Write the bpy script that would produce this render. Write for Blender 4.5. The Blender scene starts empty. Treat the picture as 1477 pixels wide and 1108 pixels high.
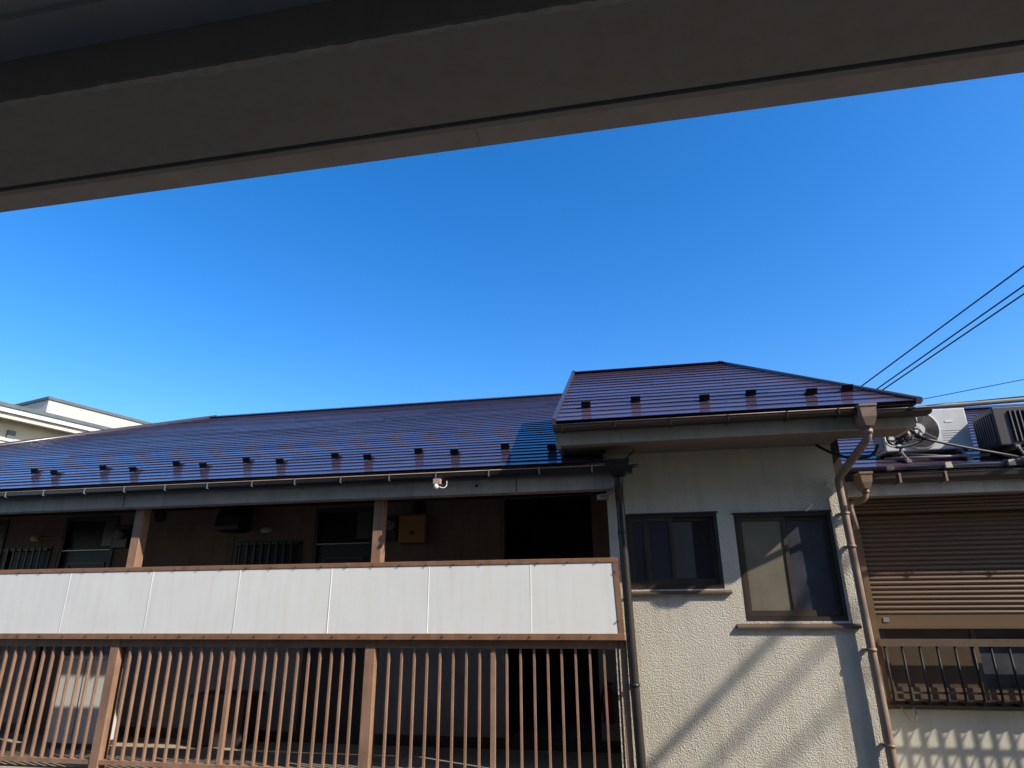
import bpy, math, random
from mathutils import Vector, Matrix

random.seed(7)
R = math.radians
SC = bpy.context.scene
COL = SC.collection

# ------------------------------------------------------------------ camera
cam_d = bpy.data.cameras.new('camera')
cam = bpy.data.objects.new('camera', cam_d)
COL.objects.link(cam)
PITCH, ROLL, YAW = R(19.274), R(-0.479), R(10.465)
fw = Vector((-math.sin(YAW)*math.cos(PITCH), math.cos(YAW)*math.cos(PITCH), math.sin(PITCH)))
r0 = Vector((math.cos(YAW), math.sin(YAW), 0))
u0 = r0.cross(fw)
rt = math.cos(ROLL)*r0 + math.sin(ROLL)*u0
up = -math.sin(ROLL)*r0 + math.cos(ROLL)*u0
cam.matrix_world = Matrix(((rt.x, up.x, -fw.x, 0), (rt.y, up.y, -fw.y, 0), (rt.z, up.z, -fw.z, 0), (0, 0, 0, 1)))
cam_d.sensor_width = 36.0
cam_d.lens = 900.0/1477.0*36.0
cam_d.clip_start = 0.05
cam_d.clip_end = 2000
SC.camera = cam

# ------------------------------------------------------------------ world and sun
TO_SUN = Vector((2.3, -1.0, 1.85)).normalized()
SUN_EL = math.asin(TO_SUN.z)
SUN_AZ = math.atan2(TO_SUN.x, TO_SUN.y)
world = bpy.data.worlds.new('World')
SC.world = world
world.use_nodes = True
wn, wl = world.node_tree.nodes, world.node_tree.links
wn.clear()
w_out = wn.new('ShaderNodeOutputWorld')
w_bg = wn.new('ShaderNodeBackground')
w_sky = wn.new('ShaderNodeTexSky')
w_sky.sky_type = 'NISHITA'
w_sky.sun_disc = False
w_sky.sun_elevation = SUN_EL
w_sky.sun_rotation = SUN_AZ
w_sky.air_density = 1.0
w_sky.dust_density = 0.7
w_sky.ozone_density = 3.0
w_hsv = wn.new('ShaderNodeHueSaturation')
w_hsv.inputs['Saturation'].default_value = 1.38
w_hsv.inputs['Hue'].default_value = 0.506
w_bg.inputs['Strength'].default_value = 0.15
wl.new(w_sky.outputs[0], w_hsv.inputs['Color'])
wl.new(w_hsv.outputs[0], w_bg.inputs['Color'])
wl.new(w_bg.outputs[0], w_out.inputs[0])

sun_d = bpy.data.lights.new('sun', 'SUN')
sun_d.energy = 4.1
sun_d.angle = R(0.53)
sun_d.color = (1.0, 0.92, 0.80)
sun = bpy.data.objects.new('sun', sun_d)
COL.objects.link(sun)
sun.rotation_euler = (-TO_SUN).to_track_quat('-Z', 'Y').to_euler()
sun.location = TO_SUN*60

SC.view_settings.view_transform = 'Standard'
SC.view_settings.look = 'None'
SC.view_settings.gamma = 1.0
SC.view_settings.use_curve_mapping = False
SC.view_settings.exposure = 0.77

# ------------------------------------------------------------------ materials
MATS = {}
def mat(name, col, rough=0.7, spec=0.4, var=0.12, vscale=3.0, bump=0.0, bscale=80.0, bdist=0.004, metal=0.0,
        coat=0.0, col2=None, stretch=(1, 1, 1), streak=0.0, detail=5.0, bump2=0.0, rnd=0.0):
    m = bpy.data.materials.new(name)
    m.use_nodes = True
    nt = m.node_tree
    n, l = nt.nodes, nt.links
    b = n['Principled BSDF']
    b.inputs['Roughness'].default_value = rough
    b.inputs['Specular IOR Level'].default_value = spec
    b.inputs['Metallic'].default_value = metal
    b.inputs['Coat Weight'].default_value = coat
    tc = n.new('ShaderNodeTexCoord')
    mp = n.new('ShaderNodeMapping')
    mp.inputs['Scale'].default_value = stretch
    l.new(tc.outputs['Object'], mp.inputs['Vector'])
    no = n.new('ShaderNodeTexNoise')
    no.inputs['Scale'].default_value = vscale
    no.inputs['Detail'].default_value = detail
    no.inputs['Roughness'].default_value = 0.62
    l.new(mp.outputs[0], no.inputs['Vector'])
    rp = n.new('ShaderNodeValToRGB')
    rp.color_ramp.elements[0].position = 0.3
    rp.color_ramp.elements[1].position = 0.72
    c2 = col2 if col2 else tuple(min(1, c*(1+var)) for c in col)
    c1 = tuple(c*(1-var) for c in col) if not col2 else col
    rp.color_ramp.elements[0].color = (*c1, 1)
    rp.color_ramp.elements[1].color = (*c2, 1)
    l.new(no.outputs['Fac'], rp.inputs['Fac'])
    src = rp.outputs['Color']
    if streak > 0:      # dark vertical rain streaks and grime of irregular shape
        mp2 = n.new('ShaderNodeMapping')
        mp2.inputs['Scale'].default_value = (7, 7, 0.7)
        l.new(tc.outputs['Object'], mp2.inputs['Vector'])
        n2 = n.new('ShaderNodeTexNoise')
        n2.inputs['Scale'].default_value = 2.2
        n2.inputs['Detail'].default_value = 6
        l.new(mp2.outputs[0], n2.inputs['Vector'])
        r2 = n.new('ShaderNodeValToRGB')
        r2.color_ramp.elements[0].position = 0.45
        r2.color_ramp.elements[1].position = 0.8
        r2.color_ramp.elements[0].color = (1, 1, 1, 1)
        k = 1-streak
        r2.color_ramp.elements[1].color = (k, k*0.97, k*0.92, 1)
        l.new(n2.outputs['Fac'], r2.inputs['Fac'])
        mx = n.new('ShaderNodeMix')
        mx.data_type = 'RGBA'
        mx.blend_type = 'MULTIPLY'
        mx.inputs['Factor'].default_value = 1
        l.new(src, mx.inputs['A'])
        l.new(r2.outputs['Color'], mx.inputs['B'])
        src = mx.outputs['Result']
    if rnd > 0:         # every board, bar or roofing piece weathers to its own tone
        oi = n.new('ShaderNodeObjectInfo')
        mr = n.new('ShaderNodeMapRange')
        mr.inputs['To Min'].default_value = 1-rnd
        mr.inputs['To Max'].default_value = 1+rnd
        l.new(oi.outputs['Random'], mr.inputs['Value'])
        mv = n.new('ShaderNodeMix')
        mv.data_type = 'RGBA'
        mv.blend_type = 'MULTIPLY'
        mv.inputs['Factor'].default_value = 1
        l.new(src, mv.inputs['A'])
        l.new(mr.outputs[0], mv.inputs['B'])
        src = mv.outputs['Result']
    l.new(src, b.inputs['Base Color'])
    if bump > 0:
        bn = n.new('ShaderNodeTexNoise')
        bn.inputs['Scale'].default_value = bscale
        bn.inputs['Detail'].default_value = 3
        l.new(tc.outputs['Object'], bn.inputs['Vector'])
        bp = n.new('ShaderNodeBump')
        bp.inputs['Strength'].default_value = bump
        bp.inputs['Distance'].default_value = bdist
        l.new(bn.outputs['Fac'], bp.inputs['Height'])
        last = bp
        if bump2 > 0:
            b2n = n.new('ShaderNodeTexNoise')
            b2n.inputs['Scale'].default_value = 2.5
            b2n.inputs['Detail'].default_value = 2
            l.new(tc.outputs['Object'], b2n.inputs['Vector'])
            bp2 = n.new('ShaderNodeBump')
            bp2.inputs['Strength'].default_value = bump2
            bp2.inputs['Distance'].default_value = 0.03
            l.new(b2n.outputs['Fac'], bp2.inputs['Height'])
            l.new(bp.outputs[0], bp2.inputs['Normal'])
            last = bp2
        l.new(last.outputs[0], b.inputs['Normal'])
    MATS[name] = m
    return m

mat('stucco', (0.525, 0.483, 0.395), 0.9, 0.15, 0.09, 1.8, bump=1.0, bscale=92, bdist=0.0085, streak=0.17)
mat('stucco_plain', (0.50, 0.47, 0.39), 0.9, 0.15, 0.06, 2.5, bump=0.4, bscale=120, bdist=0.003, streak=0.10)
mat('roof_paint', (0.070, 0.049, 0.074), 0.165, 0.52, 0.16, 1.4, bump=0.05, bscale=9, bdist=0.004, stretch=(0.4, 1, 1), rnd=0.16)
mat('roof_under', (0.03, 0.026, 0.026), 0.7, 0.2)
mat('roof_trim', (0.05, 0.04, 0.045), 0.25, 0.5, 0.1)
mat('brown_paint', (0.275, 0.162, 0.105), 0.6, 0.3, 0.18, 7, bump=0.3, bscale=60, bdist=0.002, streak=0.28, rnd=0.09)
mat('brown_trim', (0.24, 0.125, 0.07), 0.55, 0.35, 0.2, 9, streak=0.25)
mat('white_board', (0.72, 0.725, 0.69), 0.65, 0.3, 0.035, 2.6, bump=0.2, bscale=50, bdist=0.002, streak=0.055, rnd=0.022)
mat('fascia_grey', (0.52, 0.51, 0.50), 0.85, 0.2, 0.12, 3, bump=0.4, bscale=90, bdist=0.003, streak=0.22)
mat('fascia_beige', (0.40, 0.375, 0.32), 0.85, 0.2, 0.10, 3, bump=0.4, bscale=90, bdist=0.003, streak=0.18)
mat('soffit_brown', (0.22, 0.18, 0.145), 0.8, 0.2)
mat('corridor_siding', (0.20, 0.145, 0.122), 0.85, 0.15, 0.12, 4, streak=0.15, rnd=0.07)
mat('corridor_grey', (0.21, 0.20, 0.185), 0.9, 0.15, 0.12, 3, streak=0.2)
mat('concrete_floor', (0.32, 0.28, 0.20), 0.9, 0.15, 0.16, 4, bump=0.3, bscale=60)
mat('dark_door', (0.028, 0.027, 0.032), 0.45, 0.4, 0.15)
mat('dark_frame', (0.035, 0.027, 0.022), 0.45, 0.4, 0.15)
mat('bronze_frame', (0.10, 0.068, 0.045), 0.4, 0.45, 0.15, 6)
mat('sash_brown', (0.052, 0.037, 0.027), 0.42, 0.4, 0.15, 6)
mat('dark_glass', (0.012, 0.013, 0.018), 0.08, 0.5, 0.1)
mat('shade_glass', (0.008, 0.009, 0.012), 0.3, 0.15, 0.1)
mat('brown_glass', (0.075, 0.052, 0.034), 0.3, 0.35, 0.15, 4)
mat('caulk', (0.27, 0.255, 0.23), 0.9, 0.1, 0.2, 20)
mat('dusty_glass', (0.048, 0.051, 0.064), 0.2, 0.5, 0.3, 5, streak=0.2)
mat('frosted_glass', (0.16, 0.142, 0.102), 0.35, 0.4, 0.16, 3, streak=0.12)
mat('curtain_glass', (0.075, 0.075, 0.072), 0.3, 0.45, 0.1, 3)
mat('gutter_brown', (0.030, 0.021, 0.018), 0.35, 0.45, 0.2, 4, streak=0.2)
mat('gutter_dark', (0.018, 0.015, 0.016), 0.3, 0.5, 0.15, 4)
mat('pipe_brown', (0.20, 0.125, 0.085), 0.45, 0.4, 0.22, 6, col2=(0.30, 0.22, 0.165), streak=0.15)
mat('pipe_dark', (0.026, 0.022, 0.019), 0.4, 0.45, 0.2, 5, streak=0.2)
mat('steel', (0.42, 0.40, 0.38), 0.4, 0.5, 0.1, metal=0.8)
mat('black_metal', (0.008, 0.0075, 0.008), 0.5, 0.2, 0.1)
mat('shutter_brown', (0.115, 0.069, 0.038), 0.45, 0.4, 0.14, 2, stretch=(0.3, 1, 4), rnd=0.06)
mat('ac_white', (0.52, 0.53, 0.51), 0.5, 0.4, 0.04, 3, streak=0.08)
mat('ac_dark', (0.05, 0.042, 0.045), 0.45, 0.4, 0.15)
mat('ac_fin', (0.16, 0.14, 0.13), 0.5, 0.4, 0.1)
mat('cable_black', (0.018, 0.018, 0.020), 0.5, 0.4, 0.1)
mat('cable_dark', (0.085, 0.078, 0.070), 0.55, 0.3, 0.15, 8)
mat('blue_glass', (0.030, 0.033, 0.043), 0.15, 0.5, 0.15, 4)
mat('cable_grey', (0.20, 0.185, 0.165), 0.6, 0.3, 0.15, 8)
mat('sleeve_beige', (0.50, 0.46, 0.36), 0.6, 0.3, 0.15, 8)
mat('ochre', (0.30, 0.175, 0.07), 0.7, 0.3, 0.1)
mat('ochre_dark', (0.09, 0.05, 0.025), 0.6, 0.3, 0.1)
mat('meter_black', (0.02, 0.02, 0.022), 0.35, 0.5, 0.1)
mat('meter_glass', (0.16, 0.16, 0.18), 0.08, 0.6, 0.05)
mat('lamp_brown', (0.40, 0.28, 0.22), 0.5, 0.4, 0.1)
mat('white_plastic', (0.75, 0.74, 0.70), 0.4, 0.4, 0.04)
mat('red_paint', (0.20, 0.012, 0.012), 0.35, 0.5, 0.1)
mat('cream_siding', (0.46, 0.42, 0.34), 0.85, 0.2, 0.05, 3, bump=0.2, bscale=30)
mat('cream_trim', (0.50, 0.47, 0.39), 0.7, 0.3, 0.03)
mat('white_trim', (0.55, 0.55, 0.53), 0.6, 0.3, 0.03)
mat('slate_grey', (0.10, 0.115, 0.12), 0.6, 0.3, 0.15)
mat('balcony_paint', (0.24, 0.222, 0.20), 0.85, 0.2, 0.07, 1.3, bump=0.3, bscale=60, bdist=0.002, streak=0.10, stretch=(0.3, 1, 1))
mat('balcony_fascia', (0.33, 0.285, 0.25), 0.6, 0.3, 0.08, 4, streak=0.12)
mat('balcony_ceiling', (0.40, 0.375, 0.345), 0.9, 0.1, 0.08, 2)
mat('own_wall', (0.40, 0.37, 0.32), 0.9, 0.15, 0.1, 2, bump=0.3, bscale=80)
mat('ground_mix', (0.13, 0.12, 0.105), 0.95, 0.1, 0.25, 1.2, bump=0.4, bscale=90)
mat('lattice_block', (0.33, 0.32, 0.29), 0.9, 0.15, 0.12)
mat('pole_concrete', (0.36, 0.35, 0.33), 0.9, 0.15, 0.1)

# ------------------------------------------------------------------ mesh helpers
class MB:
    def __init__(s):
        s.v, s.f, s.sm = [], [], []
    def face(s, pts, smooth=False):
        i = len(s.v)
        s.v += [tuple(p) for p in pts]
        s.f.append(tuple(range(i, i+len(pts))))
        s.sm.append(smooth)
        return s
    def hexa(s, p):
        """p: 4 bottom points (ccw seen from above) then the 4 above them"""
        i = len(s.v)
        s.v += [tuple(q) for q in p]
        for f in ((3, 2, 1, 0), (4, 5, 6, 7), (0, 1, 5, 4), (1, 2, 6, 5), (2, 3, 7, 6), (3, 0, 4, 7)):
            s.f.append(tuple(i+k for k in f))
            s.sm.append(False)
        return s
    def box(s, x0, x1, y0, y1, z0, z1):
        return s.hexa([(x0, y0, z0), (x1, y0, z0), (x1, y1, z0), (x0, y1, z0),
                       (x0, y0, z1), (x1, y0, z1), (x1, y1, z1), (x0, y1, z1)])
    def prism(s, poly, axis, a, b):
        """extrude a 2-D polygon along axis ('x': poly is (y,z); 'y': (x,z); 'z': (x,y))"""
        def P(u, w, t):
            return {'x': (t, u, w), 'y': (u, t, w), 'z': (u, w, t)}[axis]
        n = len(poly)
        i = len(s.v)
        s.v += [P(u, w, a) for u, w in poly] + [P(u, w, b) for u, w in poly]
        area = sum(poly[k][0]*poly[(k+1) % n][1]-poly[(k+1) % n][0]*poly[k][1] for k in range(n))
        flip = (area > 0) == (axis != 'y')
        fa, fb = tuple(range(i, i+n)), tuple(range(i+n, i+2*n))
        s.f += [fa[::-1] if flip else fa, fb if flip else fb[::-1]]
        s.sm += [False, False]
        for k in range(n):
            q = (i+k, i+(k+1) % n, i+n+(k+1) % n, i+n+k)
            s.f.append(q if flip else q[::-1])
            s.sm.append(False)
        return s
    def tube(s, pts, r, seg=8, cap=True, close=False):
        pts = [Vector(p) for p in pts]
        n = len(pts)
        rad = r if isinstance(r, (list, tuple)) else [r]*n
        base = len(s.v)
        prev = None
        for k, p in enumerate(pts):
            if close:
                t = (pts[(k+1) % n]-pts[k-1]).normalized()
            else:
                t = (pts[min(k+1, n-1)]-pts[max(k-1, 0)]).normalized()
            if prev is None:
                a = t.orthogonal().normalized()
            else:
                a = (prev - t*prev.dot(t)).normalized()
            prev = a
            b = t.cross(a)
            for j in range(seg):
                th = 2*math.pi*j/seg
                s.v.append(tuple(p + (a*math.cos(th)+b*math.sin(th))*rad[k]))
        for k in range(n if close else n-1):
            k2 = (k+1) % n
            for j in range(seg):
                j2 = (j+1) % seg
                s.f.append((base+k*seg+j, base+k*seg+j2, base+k2*seg+j2, base+k2*seg+j))
                s.sm.append(seg > 5)
        if cap and not close:
            s.f.append(tuple(base+j for j in range(seg))[::-1])
            s.f.append(tuple(base+(n-1)*seg+j for j in range(seg)))
            s.sm += [False, False]
        return s
    def disc(s, c, r, axis='y', th=0.01, seg=24):
        c = Vector(c)
        d = {'x': Vector((1, 0, 0)), 'y': Vector((0, 1, 0)), 'z': Vector((0, 0, 1))}[axis]
        return s.tube([c-d*th/2, c+d*th/2], r, seg)
    def holes(s, x0, x1, z0, z1, y0, y1, hs):
        """wall slab in the x-z plane with rectangular holes (hx0,hx1,hz0,hz1): a joined grid, inner faces left out"""
        xs = sorted({x0, x1, *[max(x0, min(x1, h[i])) for h in hs for i in (0, 1)]})
        zs = sorted({z0, z1, *[max(z0, min(z1, h[i])) for h in hs for i in (2, 3)]})
        nx, nz = len(xs)-1, len(zs)-1
        def solid(i, k):
            if i < 0 or k < 0 or i >= nx or k >= nz:
                return False
            cx, cz = (xs[i]+xs[i+1])/2, (zs[k]+zs[k+1])/2
            return not any(h[0] < cx < h[1] and h[2] < cz < h[3] for h in hs)
        for i in range(nx):
            for k in range(nz):
                if not solid(i, k):
                    continue
                a, b, c, d = xs[i], xs[i+1], zs[k], zs[k+1]
                s.face([(a, y0, c), (b, y0, c), (b, y0, d), (a, y0, d)])
                s.face([(b, y1, c), (a, y1, c), (a, y1, d), (b, y1, d)])
                if not solid(i-1, k): s.face([(a, y1, c), (a, y0, c), (a, y0, d), (a, y1, d)])
                if not solid(i+1, k): s.face([(b, y0, c), (b, y1, c), (b, y1, d), (b, y0, d)])
                if not solid(i, k-1): s.face([(a, y1, c), (b, y1, c), (b, y0, c), (a, y0, c)])
                if not solid(i, k+1): s.face([(a, y0, d), (b, y0, d), (b, y1, d), (a, y1, d)])
        return s
    def mesh(s, name, m):
        me = bpy.data.meshes.new(name)
        me.from_pydata(s.v, [], s.f)
        me.polygons.foreach_set('use_smooth', s.sm)
        me.materials.append(MATS[m])
        me.update()
        return me
    def build(s, name, m, parent=None, bevel=0.0, label=None):
        o = bpy.data.objects.new(name, s.mesh(name, m))
        COL.objects.link(o)
        if parent is not None:
            adopt(o, parent)
        if bevel > 0:
            b = o.modifiers.new('bevel', 'BEVEL')
            b.width = bevel
            b.segments = 2
            b.limit_method = 'ANGLE'
        if label:
            o['label'] = label
        return o

ORIG = {}
def world_loc(o):
    return ORIG.get(o.name, Vector((0, 0, 0)))
def adopt(o, parent):
    """child meshes are written in scene coordinates: cancel the parent's offset"""
    o.parent = parent
    o.location = -world_loc(parent)
    ORIG[o.name] = Vector((0, 0, 0))
def tag(o, label, cat, group=None, kind=None):
    o['label'] = label
    o['category'] = cat
    if group: o['group'] = group
    if kind: o['kind'] = kind
    return o
def thing(name, loc, label, cat, group=None):
    o = bpy.data.objects.new(name, None)
    o.empty_display_size = 0.2
    COL.objects.link(o)
    o.location = loc
    ORIG[o.name] = Vector(loc)
    return tag(o, label, cat, group)
def inst(src, name, parent, off):
    """a copy of an already built piece, sharing its mesh, moved by off"""
    o = src.copy()
    o.name = name
    COL.objects.link(o)
    o.parent = parent
    ORIG[o.name] = Vector((0, 0, 0))
    o.location = -world_loc(parent)+Vector(off)
    return o
def sag(a, b, drop, n=24):
    a, b = Vector(a), Vector(b)
    return [a.lerp(b, k/n)-Vector((0, 0, drop*4*(k/n)*(1-k/n))) for k in range(n+1)]
def arc(pts, n=6):
    """round the corners of a polyline (Catmull-Rom)"""
    P = [Vector(p) for p in pts]
    out = []
    for i in range(len(P)-1):
        p0, p1, p2, p3 = P[max(i-1, 0)], P[i], P[i+1], P[min(i+2, len(P)-1)]
        for k in range(n):
            t = k/n
            out.append(0.5*((2*p1)+(p2-p0)*t+(2*p0-5*p1+4*p2-p3)*t*t+(3*p1-p0-3*p2+p3)*t**3))
    out.append(P[-1])
    return out

GZ = -4.30            # the ground; the camera stands at height 0 on an upper floor
# ------------------------------------------------------------------ ground
g = MB()
g.face([(-300, -300, GZ), (300, -300, GZ), (300, 300, GZ), (-300, 300, GZ)])
o = g.build('ground', 'ground_mix')
o['kind'] = 'structure'
o['label'] = 'grey paved ground between the two apartment buildings'

# ------------------------------------------------------------------ roofs
def course_rows(roof, name, m, y0, z0, p, y_end, left, right, expo, seglen, rng, z_up=0.0):
    """Overlapping metal roofing pieces, row by row up a slope rising towards +Y.
    left(y), right(y) give the ends of a row."""
    cs = 1/math.sqrt(1+p*p)
    nrm = Vector((0, -p*cs, cs))
    n = int(round((y_end-y0)/cs/expo))
    dy = (y_end-y0)/n
    for i in range(n):
        ya, yb = y0+i*dy, y0+(i+1)*dy+0.012
        ym = (ya+yb)/2
        xl, xr = left(ym), right(ym)
        if xr-xl < 0.1:
            continue
        x = xl
        first = True
        while x < xr-1e-4:
            L = seglen*(0.35+0.65*rng.random()) if first else seglen
            first = False
            x2 = min(x+L, xr)
            if xr-x2 < 0.35:
                x2 = xr
            xa = x+(0.0015 if x > xl else 0)
            xb = x2-(0.0015 if x2 < xr else 0)
            def P(xx, yy, h):
                return Vector((xx, yy, z0+p*(yy-y0)))+nrm*(h+z_up)
            t0 = 0.0180+rng.uniform(-0.0016, 0.0016)
            t1 = 0.0180+rng.uniform(-0.0016, 0.0016)
            ta = 0.0085
            jy = rng.uniform(-0.006, 0.006)
            jz = rng.uniform(-0.006, 0.006)
            # the ends follow the hip where the row ends on one
            la, lb = (left(ya), left(yb)) if x == xl else (xa, xa)
            ra, rb = (right(ya), right(yb)) if x2 == xr else (xb, xb)
            b = MB()
            b.hexa([P(la, ya+jy, t0-0.0055), P(ra, ya+jz, t1-0.0055), P(rb, yb, 0.001), P(lb, yb, 0.001),
                    P(la, ya+jy, t0), P(ra, ya+jz, t1), P(rb, yb, ta), P(lb, yb, ta)])
            b.build(name, m, roof)
            x = x2

def snow_guard_mesh(w=0.085, h=0.055, d=0.10):
    b = MB()
    b.box(-w/2, w/2, 0.0, 0.006, 0.0, h)                 # upright plate
    b.box(-w/2, w/2, -0.010, 0.0, h-0.006, h)            # folded lip
    b.box(-w*0.42, w*0.42, 0.006, d, 0.0, 0.004)         # strap lying up the slope
    b.prism([(0.006, 0.004), (0.05, 0.004), (0.006, h*0.8)], 'x', -w/2, -w/2+0.005)
    b.prism([(0.006, 0.004), (0.05, 0.004), (0.006, h*0.8)], 'x', w/2-0.005, w/2)
    return b.mesh('snow_guard', 'black_metal')
SG = snow_guard_mesh()
def snow_guards(roof, pts, y0, z0, p):
    th = math.atan(p)
    nrm = Vector((0, -math.sin(th), math.cos(th)))
    for x, y in pts:
        o = bpy.data.objects.new('snow_guard', SG)
        COL.objects.link(o)
        o.parent = roof
        o.location = Vector((x, y, z0+p*(y-y0)))+nrm*0.021-world_loc(roof)-Vector(roof_base(roof))
        o.rotation_euler = (th*0.6, 0, random.uniform(-0.03, 0.03))
def roof_base(roof):
    """world position of a part's origin"""
    q = Vector((0, 0, 0))
    o = roof
    while o is not None:
        q += o.location
        o = o.parent
    return q - world_loc(roof)

# ================================================================== apartment building across the passage
B = thing('apartment_building', (0, 6.0, GZ), 'two-storey apartment building with glossy purple-brown roof, white balcony boards and a stucco stair block', 'building')

YR = 5.50       # railing plane
YW = 6.85       # corridor back wall
FZ = -1.365     # corridor floor

# --- back wall of the corridor
door_holes = [(-3.60, -2.88, FZ, 1.05), (-7.00, -6.24, FZ, 1.05), (-9.3, -7.86, FZ, 1.05)]
win_holes = [(-4.585, -3.745, -0.25, 0.705), (-7.93, -7.13, -0.25, 0.705)]
win_holes[1] = (-7.80, -7.13, -0.25, 0.705)
open_hole = (-1.367, -0.41, FZ, 1.12)
w = MB()
w.holes(-14.0, -0.19, 0.08, 0.935+0.30, YW, YW+0.12, [h for h in door_holes+win_holes+[open_hole]])
cw = w.build('corridor_wall', 'corridor_siding', B)
for x0, x1, z0 in ((-14.0, -9.3, FZ), (-7.86, -7.80, FZ), (-7.80, -7.13, -9), (-7.13, -7.00, FZ), (-6.24, -4.585, FZ), (-4.585, -3.745, -9), (-3.745, -3.60, FZ), (-2.88, -1.367, FZ), (-0.41, -0.19, FZ)):
    MB().box(x0, x1, YW+0.002, YW+0.122, FZ, 0.0795 if z0 == FZ else -0.2505).build('corridor_wall', 'corridor_grey', B, label='grey lower half of the corridor wall')
# horizontal siding battens of the upper wall
sid = None
for k in range(6):
    z = 0.16+k*0.155
    for x0, x1 in ((-2.86, -1.40), (-6.20, -4.62)):
        MB().box(x0, x1, YW-0.006, YW+0.001, z, z+0.148).build('siding_board', 'corridor_siding', cw)
sk = MB()
sk.box(-14, -0.19, YW-0.012, YW+0.001, FZ, FZ+0.10)
sk2 = sk.build('skirting', 'dark_frame', B)

# --- stair opening behind the wall: a dark room with a rail
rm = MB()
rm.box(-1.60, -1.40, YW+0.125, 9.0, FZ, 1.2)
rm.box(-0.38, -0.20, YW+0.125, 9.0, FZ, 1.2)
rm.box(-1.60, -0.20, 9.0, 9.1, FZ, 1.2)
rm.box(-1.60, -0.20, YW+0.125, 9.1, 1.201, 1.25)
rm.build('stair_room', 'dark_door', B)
MB().tube([(-1.134, 8.0, 1.135), (-0.602, 8.0, 1.135)], 0.012).build('stair_lamp', 'ac_fin', B)

# --- doors
def make_door(x0, x1):
    d = MB()
    f = 0.04
    d.box(x0, x0+f, YW-0.02, YW+0.06, FZ, 1.05)
    d.box(x1-f, x1, YW-0.02, YW+0.06, FZ, 1.05)
    d.box(x0+f, x1-f, YW-0.02, YW+0.06, 1.01, 1.05)
    d.box(x0+f, x1-f, YW-0.018, YW+0.06, 0.635, 0.655)
    dr = d.build('door', 'dark_frame', B)
    MB().box(x0+f, x1-f, YW+0.02, YW+0.05, FZ, 0.634).build('door_leaf', 'dark_door', dr)
    MB().box(x0+f, x1-f, YW+0.03, YW+0.045, 0.656, 1.009).build('transom_pane', 'shade_glass', dr)
    MB().box(x1-0.22, x1-0.05, YW+0.026, YW+0.0295, 0.70, 1.0).build('curtain', 'curtain_glass', dr)
    e = MB()
    a, b = x0+0.13, x1-0.11
    e.box(a, b, YW+0.008, YW+0.02, 0.485, 0.50)
    e.box(a, a+0.015, YW+0.008, YW+0.02, 0.0, 0.485)
    e.box(b-0.015, b, YW+0.008, YW+0.02, 0.0, 0.485)
    e.build('door_moulding', 'bronze_frame', dr)
    MB().box(x0+f, x1-f, YW-0.026, YW-0.018, 0.642, 0.650).build('transom_bar', 'steel', dr)
    MB().tube([(x0+0.10, YW+0.02, -0.40), (x0+0.10, YW-0.03, -0.40), (x0+0.20, YW-0.03, -0.40)], 0.011).build('handle', 'steel', dr)
for x0, x1 in ((-3.60, -2.88), (-7.00, -6.24), (-8.60, -7.86)):
    make_door(x0, x1)
MB().box(-9.3, -8.62, YW, YW+0.1, FZ, 1.05).build('corridor_wall', 'corridor_siding', B)

# --- barred kitchen windows of the corridor
def barred_window(x0, x1, z0, z1):
    d = MB()
    f = 0.03
    d.box(x0, x1, YW-0.015, YW+0.05, z1-f, z1)
    d.box(x0, x1, YW-0.015, YW+0.05, z0, z0+f)
    d.box(x0, x0+f, YW-0.015, YW+0.05, z0+f, z1-f)
    d.box(x1-f, x1, YW-0.015, YW+0.05, z0+f, z1-f)
    wd = d.build('window', 'dark_frame', B)
    MB().box(x0+f, x1-f, YW+0.02, YW+0.03, z0+f, z1-f).build('pane', 'shade_glass', wd)
    n = int((x1-x0)/0.085)
    src = None
    for k in range(1, n):
        x = x0+(x1-x0)*k/n
        if src is None:
            src = MB().box(x-0.008, x+0.008, YW-0.075, YW-0.06, z0, z1-0.01).build('window_bar', 'gutter_brown', wd)
            xs = x
        else:
            inst(src, 'window_bar', wd, (x-xs, 0, 0))
    r = MB()
    for z in (z0+0.06, z1-0.05):
        r.box(x0+0.01, x1-0.01, YW-0.06, YW-0.016, z, z+0.02)
    r.build('grille_rail', 'gutter_brown', wd)
for h in win_holes:
    barred_window(*h)

# --- floor slab, lower storey, ceiling, fascia
MB().box(-14.0, -0.19, 5.46, 9.2, FZ-0.18, FZ).build('corridor_floor', 'concrete_floor', B)
MB().box(-14.0, -0.19, 5.60, 12.0, GZ, FZ-0.181).build('lower_storey', 'stucco_plain', B)
MB().box(-14.0, -0.19, 5.452, YW, 1.150, 1.168).build('soffit', 'soffit_brown', B)
fa = MB()
fa.box(-14.0, -0.11, 5.42, 5.451, 0.915, 1.16)
fas = fa.build('fascia', 'fascia_grey', B)
MB().box(-14.0, -0.11, 5.428, 5.46, 0.897, 0.914).build('fascia_lip', 'brown_paint', fas)
for x in (-4.93, -0.97, -8.6):
    MB().box(x-0.004, x+0.004, 5.417, 5.4195, 0.916, 1.09).build('fascia_joint', 'gutter_brown', fas)
MB().disc((-1.33, 5.418, 0.985), 0.014, 'y', 0.006, 12).build('plug', 'gutter_dark', fas)

# --- posts
def post(x0, x1):
    MB().box(x0, x1, 5.487, 5.590, FZ, 1.149).build('post', 'brown_paint', B, bevel=0.004)
post(-4.832, -4.741)
post(-2.320, -2.229)
post(-7.344, -7.253)
post(-9.856, -9.765)

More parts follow.
